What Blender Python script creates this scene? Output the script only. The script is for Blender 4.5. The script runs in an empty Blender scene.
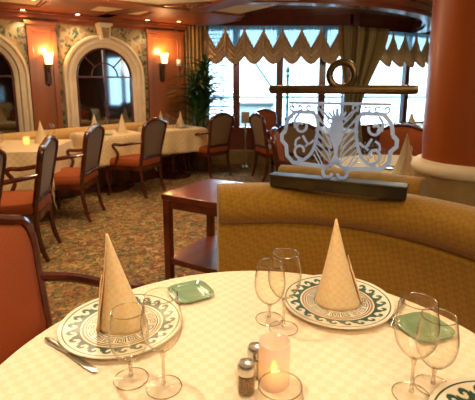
import bpy, bmesh, math, random
from mathutils import Vector, Matrix
random.seed(4)
C = bpy.context.scene.collection
S = bpy.context.scene
PI = math.pi
# ------------------------------------------------------------------ camera, sky, exposure, large lights
cam = bpy.data.objects.new('camera', bpy.data.cameras.new('camera')); C.objects.link(cam)
cam.location = (0, 0, 1.36); cam.rotation_euler = (math.radians(90 - 11), 0, 0)
cam.data.sensor_width = 36; cam.data.lens = 430 / 475 * 36; cam.data.shift_y = -31.4 / 475
cam.data.clip_start = .05; cam.data.clip_end = 3000
cam.data.dof.use_dof = True; cam.data.dof.focus_distance = 1.2; cam.data.dof.aperture_fstop = 9
S.camera = cam
S.view_settings.view_transform = 'Standard'; S.view_settings.look = 'None'
S.view_settings.exposure = .75; S.view_settings.gamma = 1; S.view_settings.use_curve_mapping = False
S.cycles.max_bounces = 8; S.cycles.transparent_max_bounces = 24; S.cycles.sample_clamp_indirect = 4
S.cycles.caustics_reflective = False; S.cycles.caustics_refractive = False
S.cycles.use_denoising = True
W = bpy.data.worlds.new('sky'); S.world = W; W.use_nodes = True
bg = W.node_tree.nodes['Background']; bg.inputs[0].default_value = (.62, .86, 1, 1); bg.inputs[1].default_value = 3.4

def lamp(name, kind, loc, power, color=(1, .62, .3), size=.05, target=None, cone=100, blend=.6):
    l = bpy.data.lights.new(name, kind); l.energy = power; l.color = color
    if kind == 'AREA': l.size = size
    else: l.shadow_soft_size = size
    if kind == 'SPOT': l.spot_size = math.radians(cone); l.spot_blend = blend
    o = bpy.data.objects.new(name, l); C.objects.link(o); o.location = loc
    if target: o.rotation_euler = (Vector(target) - Vector(loc)).to_track_quat('-Z', 'Y').to_euler()
    return o
WARM = (1, .77, .50)
# recessed ceiling spots over the foreground booth and around the room (each has its fitting built further down)
SPOTS = [((-.55, 1.15, 2.55), (-.1, 1.0, .75), 50, 58), ((.9, .9, 2.55), (.5, 1.1, .75), 26, 75),
         ((.2, 2.9, 2.55), (.3, 1.9, .8), 26, 90), ((-1.6, 1.2, 2.55), (-1.4, 1.8, 0), 14, 110),
         ((-1.2, 3.0, 2.55), (-1.3, 3.3, 0), 50, 120), ((1.6, 3.6, 2.55), (1.3, 3.2, .75), 45, 110)]
for i, (a, b, p, cn) in enumerate(SPOTS):
    lamp('ceiling_spot_light', 'SPOT', a, p, WARM, .06, b, cn)
lamp('room_fill_light', 'AREA', (-1.8, 4.2, 2.5), 70, WARM, 1.8, (-1.8, 4.2, 0))  # added soft fill below the ceiling, no fitting belongs to it
lamp('room_fill_light', 'AREA', (.6, -.6, 2.5), 30, WARM, 1.4, (.2, .8, .75))  # added fill from behind the camera, brightens the table setting

sun = bpy.data.lights.new('daylight', 'SUN'); sun.energy = 5; sun.angle = math.radians(35); sun.color = (.72, .88, 1)
so_ = bpy.data.objects.new('daylight', sun); C.objects.link(so_); so_.location = (2, 14, 8); so_.rotation_euler = Vector((-.22, -1, -.45)).to_track_quat('-Z', 'Y').to_euler()
lamp('ambient_fill', 'POINT', (-1.4, 4.9, 1.9), 22, WARM, .5)  # added unseen points standing in for bounced room light, not real lamps
lamp('ambient_fill', 'POINT', (2.2, 4.6, 1.9), 16, WARM, .5)
lamp('ambient_fill', 'POINT', (-.2, .1, 2.0), 6, WARM, .4)
# ------------------------------------------------------------------ materials
MATS = {}
def nt(name):
    m = bpy.data.materials.new(name); m.use_nodes = True; MATS[name] = m
    return m, m.node_tree.nodes, m.node_tree.links, m.node_tree.nodes['Principled BSDF']
def rgb(h):
    h = h.lstrip('#'); v = [int(h[i:i + 2], 16) / 255 for i in (0, 2, 4)]
    return tuple((x / 12.92 if x <= .04045 else ((x + .055) / 1.055) ** 2.4) for x in v) + (1,)
def mat(name, c1, c2=None, scale=8, rough=.5, metal=0, spec=.5, bump=0, bscale=60, coat=0, stretch=(1, 1, 1), sheen=0, lo=.35, hi=.65):
    m, n, l, b = nt(name)
    b.inputs['Roughness'].default_value = rough; b.inputs['Metallic'].default_value = metal
    b.inputs['Specular IOR Level'].default_value = spec; b.inputs['Coat Weight'].default_value = coat
    b.inputs['Coat Roughness'].default_value = .12
    b.inputs['Sheen Weight'].default_value = sheen
    tc = n.new('ShaderNodeTexCoord'); mp = n.new('ShaderNodeMapping'); mp.inputs['Scale'].default_value = stretch
    l.new(tc.outputs['Object'], mp.inputs[0])
    no = n.new('ShaderNodeTexNoise'); no.inputs['Scale'].default_value = scale; no.inputs['Detail'].default_value = 4
    l.new(mp.outputs[0], no.inputs['Vector'])
    r = n.new('ShaderNodeValToRGB'); r.color_ramp.elements[0].position = lo; r.color_ramp.elements[1].position = hi
    r.color_ramp.elements[0].color = rgb(c1); r.color_ramp.elements[1].color = rgb(c2 or c1)
    l.new(no.outputs['Fac'], r.inputs[0]); l.new(r.outputs[0], b.inputs['Base Color'])
    if bump:
        n2 = n.new('ShaderNodeTexNoise'); n2.inputs['Scale'].default_value = bscale; l.new(mp.outputs[0], n2.inputs['Vector'])
        bp = n.new('ShaderNodeBump'); bp.inputs['Strength'].default_value = bump; bp.inputs['Distance'].default_value = .01
        l.new(n2.outputs['Fac'], bp.inputs['Height']); l.new(bp.outputs[0], b.inputs['Normal'])
    return m
def emis(name, c, s):
    m, n, l, b = nt(name); b.inputs['Base Color'].default_value = rgb(c)
    b.inputs['Emission Color'].default_value = rgb(c); b.inputs['Emission Strength'].default_value = s
    return m
def glassy(name, tint='#ffffff', gl=.5, rough=.02, ior=1.45, extra=0.0):
    m = bpy.data.materials.new(name); m.use_nodes = True; MATS[name] = m
    n, l = m.node_tree.nodes, m.node_tree.links; n.clear()
    out = n.new('ShaderNodeOutputMaterial'); t = n.new('ShaderNodeBsdfTransparent'); t.inputs[0].default_value = rgb(tint)
    g = n.new('ShaderNodeBsdfGlossy'); g.inputs['Roughness'].default_value = rough
    lw = n.new('ShaderNodeLayerWeight'); lw.inputs[0].default_value = .5
    f = n.new('ShaderNodeMath'); f.operation = 'POWER'; f.inputs[1].default_value = 4.0; l.new(lw.outputs['Facing'], f.inputs[0])
    a = n.new('ShaderNodeMath'); a.operation = 'MULTIPLY_ADD'; a.inputs[1].default_value = gl; a.inputs[2].default_value = extra; a.use_clamp = True
    if gl > .6:
        e = n.new('ShaderNodeMath'); e.operation = 'POWER'; e.inputs[1].default_value = 7; l.new(lw.outputs['Facing'], e.inputs[0])
        cm = n.new('ShaderNodeMix'); cm.data_type = 'RGBA'; cm.inputs[6].default_value = rgb(tint); cm.inputs[7].default_value = rgb('#b0a286')
        l.new(e.outputs[0], cm.inputs[0]); l.new(cm.outputs[2], t.inputs[0])
    mx = n.new('ShaderNodeMixShader'); l.new(f.outputs[0], a.inputs[0]); l.new(a.outputs[0], mx.inputs[0])
    l.new(t.outputs[0], mx.inputs[1]); l.new(g.outputs[0], mx.inputs[2]); l.new(mx.outputs[0], out.inputs[0])
    return m
def fabric(name, c1, c2, scale, rough=.85, mode='check', bump=.25, transl=0, sheen=.2):
    """woven damask: a small check turned 45 degrees, with fine noise"""
    m, n, l, b = nt(name); b.inputs['Roughness'].default_value = rough; b.inputs['Specular IOR Level'].default_value = .25
    b.inputs['Sheen Weight'].default_value = sheen
    tc = n.new('ShaderNodeTexCoord'); mp = n.new('ShaderNodeMapping')
    if mode == 'diamond': mp.inputs['Rotation'].default_value = (PI / 4, PI / 4, PI / 4)
    l.new(tc.outputs['Object'], mp.inputs[0])
    ck = n.new('ShaderNodeTexChecker'); ck.inputs['Scale'].default_value = scale
    ck.inputs[1].default_value = rgb(c1); ck.inputs[2].default_value = rgb(c2); l.new(mp.outputs[0], ck.inputs[0])
    no = n.new('ShaderNodeTexNoise'); no.inputs['Scale'].default_value = scale * 6; l.new(tc.outputs['Object'], no.inputs['Vector'])
    mx = n.new('ShaderNodeMix'); mx.data_type = 'RGBA'; mx.blend_type = 'MULTIPLY'; mx.inputs[0].default_value = .35
    l.new(ck.outputs[0], mx.inputs[6]); l.new(no.outputs['Color'], mx.inputs[7])
    mr = n.new('ShaderNodeMapRange'); mr.inputs[3].default_value = .75; mr.inputs[4].default_value = 1.15; l.new(no.outputs['Fac'], mr.inputs[0]); l.new(mr.outputs[0], mx.inputs[7])
    l.new(mx.outputs[2], b.inputs['Base Color'])
    bp = n.new('ShaderNodeBump'); bp.inputs['Strength'].default_value = bump; bp.inputs['Distance'].default_value = .003
    l.new(no.outputs['Fac'], bp.inputs['Height']); l.new(bp.outputs[0], b.inputs['Normal'])
    if transl:
        t = n.new('ShaderNodeBsdfTranslucent'); l.new(mx.outputs[2], t.inputs[0])
        ms = n.new('ShaderNodeMixShader'); ms.inputs[0].default_value = transl
        l.new(b.outputs[0], ms.inputs[1]); l.new(t.outputs[0], ms.inputs[2]); l.new(ms.outputs[0], n['Material Output'].inputs[0])
    return m
WOOD = mat('cherry_wood', '#8a4a20', '#9c5828', 5, .36, coat=.2, stretch=(1, 1, .25), spec=.5)
WOODC = mat('ceiling_wood', '#74381a', '#8a4822', 4, .5, coat=.0, spec=.35)
WOODR = mat('red_wood_cornice', '#5a2414', '#6e2f1a', 4, .25, coat=.6)
DARK = mat('mahogany', '#3c150c', '#5a2414', 10, .25, coat=.5)
PILLARW = mat('column_wood', '#94460f', '#a65216', 3, .4, coat=.12, stretch=(1, 1, .2), spec=.4)
STONEP = mat('column_stone', '#8f7142', '#a08250', 9, .6, bump=.1)
TABLEW = mat('side_table_wood', '#54200f', '#78341a', 9, .3, coat=.4, stretch=(1, .25, 1))
STONE = mat('cream_stone', '#dac6a2', '#e6d5b4', 5, .6, bump=.1, bscale=40)
STONED = mat('tan_stone', '#94753f', '#a98a55', 12, .6)
PLASTER = mat('cream_ceiling_paint', '#cdb78c', '#d8c49b', 2, .6)
BAY = mat('bay_ceiling_blue_sheen', '#7d7a80', '#92909a', 2, .2, coat=.5)  # bluish sheen of window light put into the base colour
ORANGE = fabric('rust_upholstery', '#8f421a', '#9b4c20', 160, mode='diamond', sheen=0)
TANF = fabric('tan_chair_back', '#7d6040', '#8a6c49', 140)
BOOTH = fabric('ochre_booth_fabric', '#9c721c', '#906717', 60, mode='diamond', bump=.35, sheen=.3)
BOOTHP = mat('banquette_fabric', '#bd924c', '#c9a05a', 30, .8, sheen=.3)
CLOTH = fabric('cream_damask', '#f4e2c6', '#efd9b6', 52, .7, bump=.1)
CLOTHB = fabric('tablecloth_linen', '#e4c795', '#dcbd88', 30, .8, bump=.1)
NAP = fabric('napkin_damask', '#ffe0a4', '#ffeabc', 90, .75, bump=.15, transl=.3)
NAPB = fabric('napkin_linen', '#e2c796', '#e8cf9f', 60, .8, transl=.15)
BRASS = mat('aged_brass', '#54432a', '#6b5636', 20, .35, metal=.85)
BRONZE = mat('dark_bronze', '#3a2416', '#4c3020', 20, .45, metal=.5)
TROUGH = mat('blackened_brass', '#241c0c', '#473a1c', 9, .4, metal=.4)
CHROME = mat('polished_steel', '#c9c5bc', '#d9d5cd', 20, .22, metal=.9)
PEPPER = mat('peppercorns', '#5a4028', '#a8865a', 400, .8)
SALT = mat('salt_grains', '#d9c7a8', '#efe2c9', 300, .8)
PLATE = mat('plate_cream', '#e6dac0', '#eee3cb', 5, .25, coat=.4)
PGREEN = mat('plate_dark_green', '#2c4a3c', '#35594a', 12, .3, coat=.4)
PBROWN = mat('plate_brown_band', '#9a6a3c', '#aa7a4a', 12, .3, coat=.4)
PKEY = mat('plate_key_brown', '#3e3427', '#4a3f30', 12, .3, coat=.4)
GREENGL = mat('green_glass', '#7c9a78', '#90ab88', 6, .15, coat=.6)
LEAF = mat('palm_leaf', '#1d3a1c', '#3f6a2c', 6, .4)
POT = mat('brass_pot', '#7a5a2c', '#8f6d3a', 6, .4, metal=.4)
WHITE = mat('white_paint', '#dfe4e6', '#eef2f3', 3, .5)
FROST = None
GLASS = glassy('wine_glass', '#fefdfa', .9, .03, 1.38, .03)
PANE = glassy('window_glass', '#f4fbff', .3, .02, 1.4)
PANEL = glassy('clear_panel', '#f0f7ff', .3, .02, 1.4, .03)
GLASSF = glassy('clear_glass', '#ffffff', .25, .03, 1.4, .03)
RIM = glassy('glass_edge', '#f2ece0', .5, .05, 1.4, .3)
MIRROR = mat('dark_mirror', '#868e92', '#868e92', 3, .05, metal=1)
BULB = emis('downlight_bulb', '#ffd9a0', 14)
SHADE = emis('sconce_shade', '#ffca85', 2.6)
FLAME = emis('candle_flame', '#ffd34a', 4)
DECK = mat('deck_paint', '#6c8288', '#7a8e92', 2, .6)
SEA = mat('sea_water', '#587478', '#64807f', .02, .3)
LAMPGREEN = mat('green_post_paint', '#2f5f5a', '#3a6f68', 5, .5)
BLIND = mat('blind_slats', '#9fb6c0', '#b2c6ce', 5, .5)
SWAG = fabric('swag_fabric', '#d6b48c', '#e0c098', 30, .7, transl=.35)
CURT = None

def carpet():
    m, n, l, b = nt('patterned_carpet'); b.inputs['Roughness'].default_value = .95; b.inputs['Specular IOR Level'].default_value = .1
    tc = n.new('ShaderNodeTexCoord')
    w = n.new('ShaderNodeTexNoise'); w.inputs['Scale'].default_value = 11; w.inputs['Detail'].default_value = 3
    l.new(tc.outputs['Object'], w.inputs['Vector'])
    ad = n.new('ShaderNodeMix'); ad.data_type = 'RGBA'; ad.blend_type = 'ADD'; ad.inputs[0].default_value = .22
    l.new(tc.outputs['Object'], ad.inputs[6]); l.new(w.outputs['Color'], ad.inputs[7])
    v = n.new('ShaderNodeTexVoronoi'); v.inputs['Scale'].default_value = 30; l.new(ad.outputs[2], v.inputs['Vector'])
    r = n.new('ShaderNodeValToRGB'); r.color_ramp.interpolation = 'CONSTANT'
    cols = ['#a5834e', '#77704a', '#b58e58', '#935f44', '#ab9468', '#5f6650', '#a27a50', '#c4a878', '#87563f', '#908058']
    e = r.color_ramp.elements; e[0].color = rgb(cols[0]); e[1].position = .1; e[1].color = rgb(cols[1])
    for i in range(2, 10): k = e.new(i / 10); k.color = rgb(cols[i])
    sp = n.new('ShaderNodeSeparateColor'); l.new(v.outputs['Color'], sp.inputs[0]); l.new(sp.outputs[0], r.inputs[0])
    wv = n.new('ShaderNodeTexNoise'); wv.inputs['Scale'].default_value = 14; wv.inputs['Detail'].default_value = 1; wv.inputs['Distortion'].default_value = 3
    l.new(tc.outputs['Object'], wv.inputs['Vector'])
    r2 = n.new('ShaderNodeValToRGB'); q = r2.color_ramp.elements
    q[0].position = .47; q[0].color = (0, 0, 0, 1); q[1].position = .5; q[1].color = (1, 1, 1, 1)
    k = q.new(.53); k.color = (0, 0, 0, 1); l.new(wv.outputs['Fac'], r2.inputs[0])
    mx = n.new('ShaderNodeMix'); mx.data_type = 'RGBA'; l.new(r2.outputs[0], mx.inputs[0]); l.new(r.outputs[0], mx.inputs[6])
    mx.inputs[7].default_value = rgb('#4a4a38')
    mo = n.new('ShaderNodeTexNoise'); mo.inputs['Scale'].default_value = 3.2; mo.inputs['Distortion'].default_value = 1.5; l.new(tc.outputs['Object'], mo.inputs['Vector'])
    r5 = n.new('ShaderNodeValToRGB'); r5.color_ramp.elements[0].position = .4; r5.color_ramp.elements[0].color = rgb('#e8e0cc'); r5.color_ramp.elements[1].position = .6; r5.color_ramp.elements[1].color = rgb('#f6e6d2')
    l.new(mo.outputs['Fac'], r5.inputs[0])
    m0 = n.new('ShaderNodeMix'); m0.data_type = 'RGBA'; m0.blend_type = 'MULTIPLY'; m0.inputs[0].default_value = 1; l.new(mx.outputs[2], m0.inputs[6]); l.new(r5.outputs[0], m0.inputs[7]); mx = m0
    f = n.new('ShaderNodeTexNoise'); f.inputs['Scale'].default_value = 60; f.inputs['Detail'].default_value = 3; l.new(tc.outputs['Object'], f.inputs['Vector'])
    mr = n.new('ShaderNodeMapRange'); mr.inputs[3].default_value = .5; mr.inputs[4].default_value = 1.5; l.new(f.outputs['Fac'], mr.inputs[0])
    m2 = n.new('ShaderNodeMix'); m2.data_type = 'RGBA'; m2.blend_type = 'MULTIPLY'; m2.inputs[0].default_value = .8
    l.new(mx.outputs[2], m2.inputs[6]); l.new(mr.outputs[0], m2.inputs[7]); l.new(m2.outputs[2], b.inputs['Base Color'])
    return m
def mural():
    m, n, l, b = nt('vine_mosaic'); b.inputs['Roughness'].default_value = .6
    tc = n.new('ShaderNodeTexCoord'); mp = n.new('ShaderNodeMapping'); mp.inputs['Scale'].default_value = (1, 1, .8)
    l.new(tc.outputs['Object'], mp.inputs[0])
    w = n.new('ShaderNodeTexNoise'); w.inputs['Scale'].default_value = 8; l.new(mp.outputs[0], w.inputs['Vector'])
    ad = n.new('ShaderNodeMix'); ad.data_type = 'RGBA'; ad.blend_type = 'ADD'; ad.inputs[0].default_value = .22
    l.new(mp.outputs[0], ad.inputs[6]); l.new(w.outputs['Color'], ad.inputs[7])
    v = n.new('ShaderNodeTexVoronoi'); v.inputs['Scale'].default_value = 17; l.new(ad.outputs[2], v.inputs['Vector'])
    r = n.new('ShaderNodeValToRGB'); q = r.color_ramp.elements
    q[0].position = .36; q[0].color = rgb('#4a5a3a'); q[1].position = .44; q[1].color = rgb('#bfae86')
    l.new(v.outputs['Distance'], r.inputs[0])
    nz = n.new('ShaderNodeTexNoise'); nz.inputs['Scale'].default_value = 9; l.new(tc.outputs['Object'], nz.inputs['Vector'])
    r3 = n.new('ShaderNodeValToRGB'); r3.color_ramp.elements[0].position = .45; r3.color_ramp.elements[0].color = rgb('#34442a'); r3.color_ramp.elements[1].position = .55; r3.color_ramp.elements[1].color = rgb('#8a6a48')
    l.new(nz.outputs['Fac'], r3.inputs[0])
    lt = n.new('ShaderNodeMath'); lt.operation = 'LESS_THAN'; lt.inputs[1].default_value = .47; l.new(v.outputs['Distance'], lt.inputs[0])
    mx = n.new('ShaderNodeMix'); mx.data_type = 'RGBA'; l.new(lt.outputs[0], mx.inputs[0]); l.new(r3.outputs[0], mx.inputs[7]); mx.inputs[6].default_value = rgb('#97865e')
    l.new(mx.outputs[2], b.inputs['Base Color'])
    return m
def striped(name, cols, scale, transl=.25):
    m, n, l, b = nt(name); b.inputs['Roughness'].default_value = .75
    tc = n.new('ShaderNodeTexCoord'); s = n.new('ShaderNodeSeparateXYZ'); l.new(tc.outputs['UV'], s.inputs[0])
    a = n.new('ShaderNodeMath'); a.operation = 'MULTIPLY'; a.inputs[1].default_value = scale; l.new(s.outputs[0], a.inputs[0])
    f = n.new('ShaderNodeMath'); f.operation = 'FRACT'; l.new(a.outputs[0], f.inputs[0])
    r = n.new('ShaderNodeValToRGB'); e = r.color_ramp.elements; r.color_ramp.interpolation = 'CONSTANT'
    e[0].color = rgb(cols[0]); e[1].position = 1 / len(cols); e[1].color = rgb(cols[1])
    for i in range(2, len(cols)): k = e.new(i / len(cols)); k.color = rgb(cols[i])
    l.new(f.outputs[0], r.inputs[0]); l.new(r.outputs[0], b.inputs['Base Color'])
    t = n.new('ShaderNodeBsdfTranslucent'); l.new(r.outputs[0], t.inputs[0])
    ms = n.new('ShaderNodeMixShader'); ms.inputs[0].default_value = transl
    l.new(b.outputs[0], ms.inputs[1]); l.new(t.outputs[0], ms.inputs[2]); l.new(ms.outputs[0], n['Material Output'].inputs[0])
    return m
def sheer():
    m = bpy.data.materials.new('sheer_voile'); m.use_nodes = True; n, l = m.node_tree.nodes, m.node_tree.links; n.clear()
    out = n.new('ShaderNodeOutputMaterial'); t = n.new('ShaderNodeBsdfTransparent'); t.inputs[0].default_value = (.8, .9, 1, 1)
    d = n.new('ShaderNodeBsdfTranslucent'); d.inputs[0].default_value = (.42, .6, .72, 1)
    mx = n.new('ShaderNodeMixShader'); mx.inputs[0].default_value = .8
    l.new(t.outputs[0], mx.inputs[1]); l.new(d.outputs[0], mx.inputs[2]); l.new(mx.outputs[0], out.inputs[0]); return m
def frosted():
    m = bpy.data.materials.new('frosted_glass'); m.use_nodes = True; n, l = m.node_tree.nodes, m.node_tree.links; n.clear()
    out = n.new('ShaderNodeOutputMaterial'); t = n.new('ShaderNodeBsdfTransparent'); t.inputs[0].default_value = (1, .93, .86, 1)
    d = n.new('ShaderNodeBsdfTranslucent'); d.inputs[0].default_value = rgb('#fff0ea')
    e = n.new('ShaderNodeBsdfDiffuse'); e.inputs[0].default_value = rgb('#fff0e8')
    m1 = n.new('ShaderNodeMixShader'); m1.inputs[0].default_value = .5; l.new(d.outputs[0], m1.inputs[1]); l.new(e.outputs[0], m1.inputs[2])
    mx = n.new('ShaderNodeMixShader'); mx.inputs[0].default_value = .62
    l.new(t.outputs[0], mx.inputs[1]); l.new(m1.outputs[0], mx.inputs[2]); l.new(mx.outputs[0], out.inputs[0]); return m
CARPET = carpet(); MURAL = mural(); SHEER = sheer(); FROST = frosted()
CURT = striped('striped_curtain', ['#b08e5c', '#c6a870', '#987648', '#bc9e6a', '#826844', '#c8ae7c'], 5, .35)
ETCH = fabric('etched_frost', '#cfe2fb', '#d8e8fc', 8, .6, transl=.6, sheen=0, bump=0)

# ------------------------------------------------------------------ mesh helpers
def new(): return bmesh.new()
def obj(name, bm, m, parent=None, smooth=True, bevel=0, loc=None, rot=0, struct=False, seg=2):
    me = bpy.data.meshes.new(name)
    bmesh.ops.recalc_face_normals(bm, faces=bm.faces)
    bm.to_mesh(me); bm.free()
    for mm in (m if isinstance(m, (list, tuple)) else [m]): me.materials.append(mm)
    o = bpy.data.objects.new(name, me); C.objects.link(o)
    if smooth:
        me.polygons.foreach_set('use_smooth', [True] * len(me.polygons)); me.set_sharp_from_angle(angle=math.radians(40))
    if bevel:
        b = o.modifiers.new('bevel', 'BEVEL'); b.width = bevel; b.segments = seg; b.limit_method = 'ANGLE'; b.harden_normals = False
    if loc is not None: o.location = loc
    if rot: o.rotation_euler = (0, 0, rot)
    if parent is not None: o.parent = parent
    if struct: o['kind'] = 'structure'
    return o
def thing(name, label, cat, loc=(0, 0, 0), rot=0, group=None):
    o = bpy.data.objects.new(name, None); C.objects.link(o); o.location = loc; o.rotation_euler = (0, 0, rot)
    return tag(o, label, cat, group)
def tag(o, label, cat, group=None):
    o['label'] = label; o['category'] = cat
    if group: o['group'] = group
    return o
def box(bm, x0, x1, y0, y1, z0, z1, mi=0, M=None):
    vs = [bm.verts.new(Vector(p)) for p in ((x0, y0, z0), (x1, y0, z0), (x1, y1, z0), (x0, y1, z0), (x0, y0, z1), (x1, y0, z1), (x1, y1, z1), (x0, y1, z1))]
    if M is not None:
        for v in vs: v.co = M @ v.co
    for f in ((0, 3, 2, 1), (4, 5, 6, 7), (0, 1, 5, 4), (1, 2, 6, 5), (2, 3, 7, 6), (3, 0, 4, 7)):
        fc = bm.faces.new([vs[i] for i in f]); fc.material_index = mi
    return vs
def tube(bm, pts, rad, n=8, closed=False, sx=1, sy=1, up=None, mi=0):
    pts = [Vector(p) for p in pts]; N = len(pts); rad = rad if isinstance(rad, (list, tuple)) else [rad] * N
    rings = []; prev = None
    for i, p in enumerate(pts):
        if closed: t = (pts[(i + 1) % N] - pts[i - 1]).normalized()
        else: t = (pts[min(i + 1, N - 1)] - pts[max(i - 1, 0)]).normalized()
        if up is not None: a = Vector(up) - t * t.dot(Vector(up))
        elif prev is None: a = t.orthogonal()
        else: a = prev - t * t.dot(prev)
        if a.length < 1e-6: a = t.orthogonal()
        a.normalize(); prev = a; b = t.cross(a)
        rings.append([bm.verts.new(p + (a * math.cos(q) * sx + b * math.sin(q) * sy) * rad[i]) for q in [2 * PI * k / n for k in range(n)]])
    for i in range(N if closed else N - 1):
        A, B = rings[i], rings[(i + 1) % N]
        for k in range(n): bm.faces.new((A[k], A[(k + 1) % n], B[(k + 1) % n], B[k])).material_index = mi
    if not closed: bm.faces.new(rings[0][::-1]); bm.faces.new(rings[-1])
def lathe(bm, prof, n=24, c=(0, 0, 0), mi=0, closed=False):
    rings = []
    for r, z in prof:
        rings.append([bm.verts.new((c[0], c[1], c[2] + z))] if r < 1e-6 else [bm.verts.new((c[0] + r * math.cos(2 * PI * k / n), c[1] + r * math.sin(2 * PI * k / n), c[2] + z)) for k in range(n)])
    pairs = list(zip(rings, rings[1:])) + ([(rings[-1], rings[0])] if closed else [])
    for A, B in pairs:
        for k in range(n):
            k2 = (k + 1) % n
            if len(A) == 1 and len(B) == 1: continue
            if len(A) == 1: f = bm.faces.new((A[0], B[k2], B[k]))
            elif len(B) == 1: f = bm.faces.new((A[k], A[k2], B[0]))
            else: f = bm.faces.new((A[k], A[k2], B[k2], B[k]))
            f.material_index = mi
def grid(bm, fn, nu, nv, uv=False, wrap=False, mi=None):
    g = [[bm.verts.new(fn(i / nu, j / nv)) for j in range(nv + 1)] for i in range(nu if wrap else nu + 1)]
    L = bm.loops.layers.uv.new('UVMap') if uv and not bm.loops.layers.uv else (bm.loops.layers.uv.active if uv else None)
    for i in range(nu):
        for j in range(nv):
            i2 = (i + 1) % nu if wrap else i + 1
            f = bm.faces.new((g[i][j], g[i2][j], g[i2][j + 1], g[i][j + 1]))
            if mi: f.material_index = mi(i, j)
            if uv:
                for lp, (a, b) in zip(f.loops, ((i, j), (i + 1, j), (i + 1, j + 1), (i, j + 1))): lp[L].uv = (a / nu, b / nv)
    return g
def prism(bm, pts, z0, z1, M=None, mi=0):
    """extrude a 2-D outline between two heights; M places it"""
    a = [Vector((x, y, z0)) for x, y in pts]; b = [Vector((x, y, z1)) for x, y in pts]
    if M is not None: a = [M @ v for v in a]; b = [M @ v for v in b]
    A = [bm.verts.new(v) for v in a]; B = [bm.verts.new(v) for v in b]; n = len(A)
    fs = [bm.faces.new(A[::-1]), bm.faces.new(B)] + [bm.faces.new((A[i], A[(i + 1) % n], B[(i + 1) % n], B[i])) for i in range(n)]
    for f in fs: f.material_index = mi
def catmull(P, k=6, closed=False):
    P = [Vector(p) for p in P]; out = []; n = len(P)
    rng = range(n) if closed else range(n - 1)
    for i in rng:
        g = (lambda j: P[j % n]) if closed else (lambda j: P[max(0, min(n - 1, j))])
        a, b, c, d = g(i - 1), g(i), g(i + 1), g(i + 2)
        for s in range(k):
            t = s / k
            out.append(.5 * ((2 * b) + (c - a) * t + (2 * a - 5 * b + 4 * c - d) * t * t + (3 * b - 3 * c + d - a) * t ** 3))
    if not closed: out.append(P[-1])
    return out
def dup(root, loc, rot, label=None, group=None):
    r = root.copy(); C.objects.link(r); r.location = loc; r.rotation_euler = (0, 0, rot)
    if label: r['label'] = label
    if group: r['group'] = group
    for ch in list(root.children):
        c = ch.copy(); C.objects.link(c); c.parent = r
        for g in list(ch.children):
            d = g.copy(); C.objects.link(d); d.parent = c
    return r

# ------------------------------------------------------------------ the setting
CEIL = 2.62; SOF = 2.33
bm = new(); prism(bm, [(-6, -3), (5.6, -3), (5.6, 10.3), (-1, 10.3), (-1, 8.1), (-6, 8.1)], -.1, 0); obj('floor', bm, CARPET, struct=True, smooth=False)
bm = new(); prism(bm, [(-6, -3), (5.6, -3), (5.6, 10.3), (-1, 10.3), (-1, 8.1), (-6, 8.1)], CEIL, CEIL + .1); obj('ceiling', bm, PLASTER, struct=True, smooth=False)
AX, AY = -2.64, 6.2; TH = math.atan2(.576, .818)
def WL(s, n, z): return Vector((AX + s * .818 + n * .576, AY + s * .576 - n * .818, z))
ML = Matrix.Translation((AX, AY, 0)) @ Matrix.Rotation(TH, 4, 'Z')       # wall frame: x along, -y into the room
bm = new(); box(bm, -4.2, 2.1, 0, .15, 0, CEIL); obj('wall_left', bm, WOOD, loc=(AX, AY, 0), rot=TH, struct=True, smooth=False)
bm = new(); box(bm, -6.1, -6, -3, 4.2, 0, CEIL); obj('wall_west', bm, WOOD, struct=True, smooth=False)
bm = new(); box(bm, -6, 5.6, -3.1, -3, 0, CEIL); obj('wall_back', bm, WOOD, struct=True, smooth=False)
# return wall beside the window bay
bm = new(); box(bm, -1.12, -.98, 7.3, 7.62, 0, CEIL); obj('wall_return', bm, WOOD, struct=True, smooth=False)
# window wall: low wall, cornice box above, mullions between
def seg(a, b):
    a, b = Vector(a), Vector(b); d = b - a; return a, d.length, math.atan2(d.y, d.x)
SEGS = [((-1.0, 7.6), (1.95, 7.6)), ((1.95, 7.85), (5.6, 9.95))]
for i, (a, b) in enumerate(SEGS):
    o, L, ang = seg(a, b)
    bm = new(); box(bm, 0, L, 0, .12, 0, .56); obj('wall_front' if i == 0 else 'wall_front_right', bm, WOODR, loc=(o.x, o.y, 0), rot=ang, struct=True, smooth=False)
    bm = new(); box(bm, 0, L, -.04, .14, SOF, CEIL); box(bm, 0, L, -.07, -.04, CEIL - .09, CEIL); box(bm, 0, L, -.06, -.04, SOF, SOF + .04)
    obj('trim_%d' % (i + 1), bm, WOODR, loc=(o.x, o.y, 0), rot=ang, struct=True, smooth=False, bevel=.006)
bm = new(); box(bm, 1.9, 2.05, 7.56, 8.0, SOF, CEIL); obj('trim_3', bm, WOODR, struct=True, smooth=False)
bm = new(); box(bm, 1.95, 2.05, 7.6, 7.97, 0, SOF); obj('wall_jog', bm, WOODR, struct=True, smooth=False)
def window(n, a, ang, x0, x1, z0=.56, z1=SOF, mull=(), bars=()):
    bm = new(); w = .06
    box(bm, x0, x1, -.02, .1, z0, z0 + .07); box(bm, x0, x1, 0, .1, z1 - .05, z1)
    for m_ in (x0 + w / 2, x1 - w / 2) + tuple(mull): box(bm, m_ - w, m_ + w, 0, .1, z0 + .07, z1 - .05)
    f = obj('window_%d' % n, bm, WOODR, loc=(a[0], a[1], 0), rot=ang, struct=True, smooth=False, bevel=.008)
    ms = sorted([x0] + list(mull) + [x1])
    for p, q in zip(ms, ms[1:]):
        bm = new(); box(bm, p + w, q - w, .045, .055, z0 + .07, z1 - .05); obj('pane', bm, PANE, parent=f, smooth=False)
window(1, (-1, 7.6), 0, 0, 2.95, mull=(.98, 1.73, 2.47))
o_, L_, a_ = seg(*SEGS[1]); window(2, o_, a_, 0, L_, mull=(1.62, 2.7, 3.4))
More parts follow.
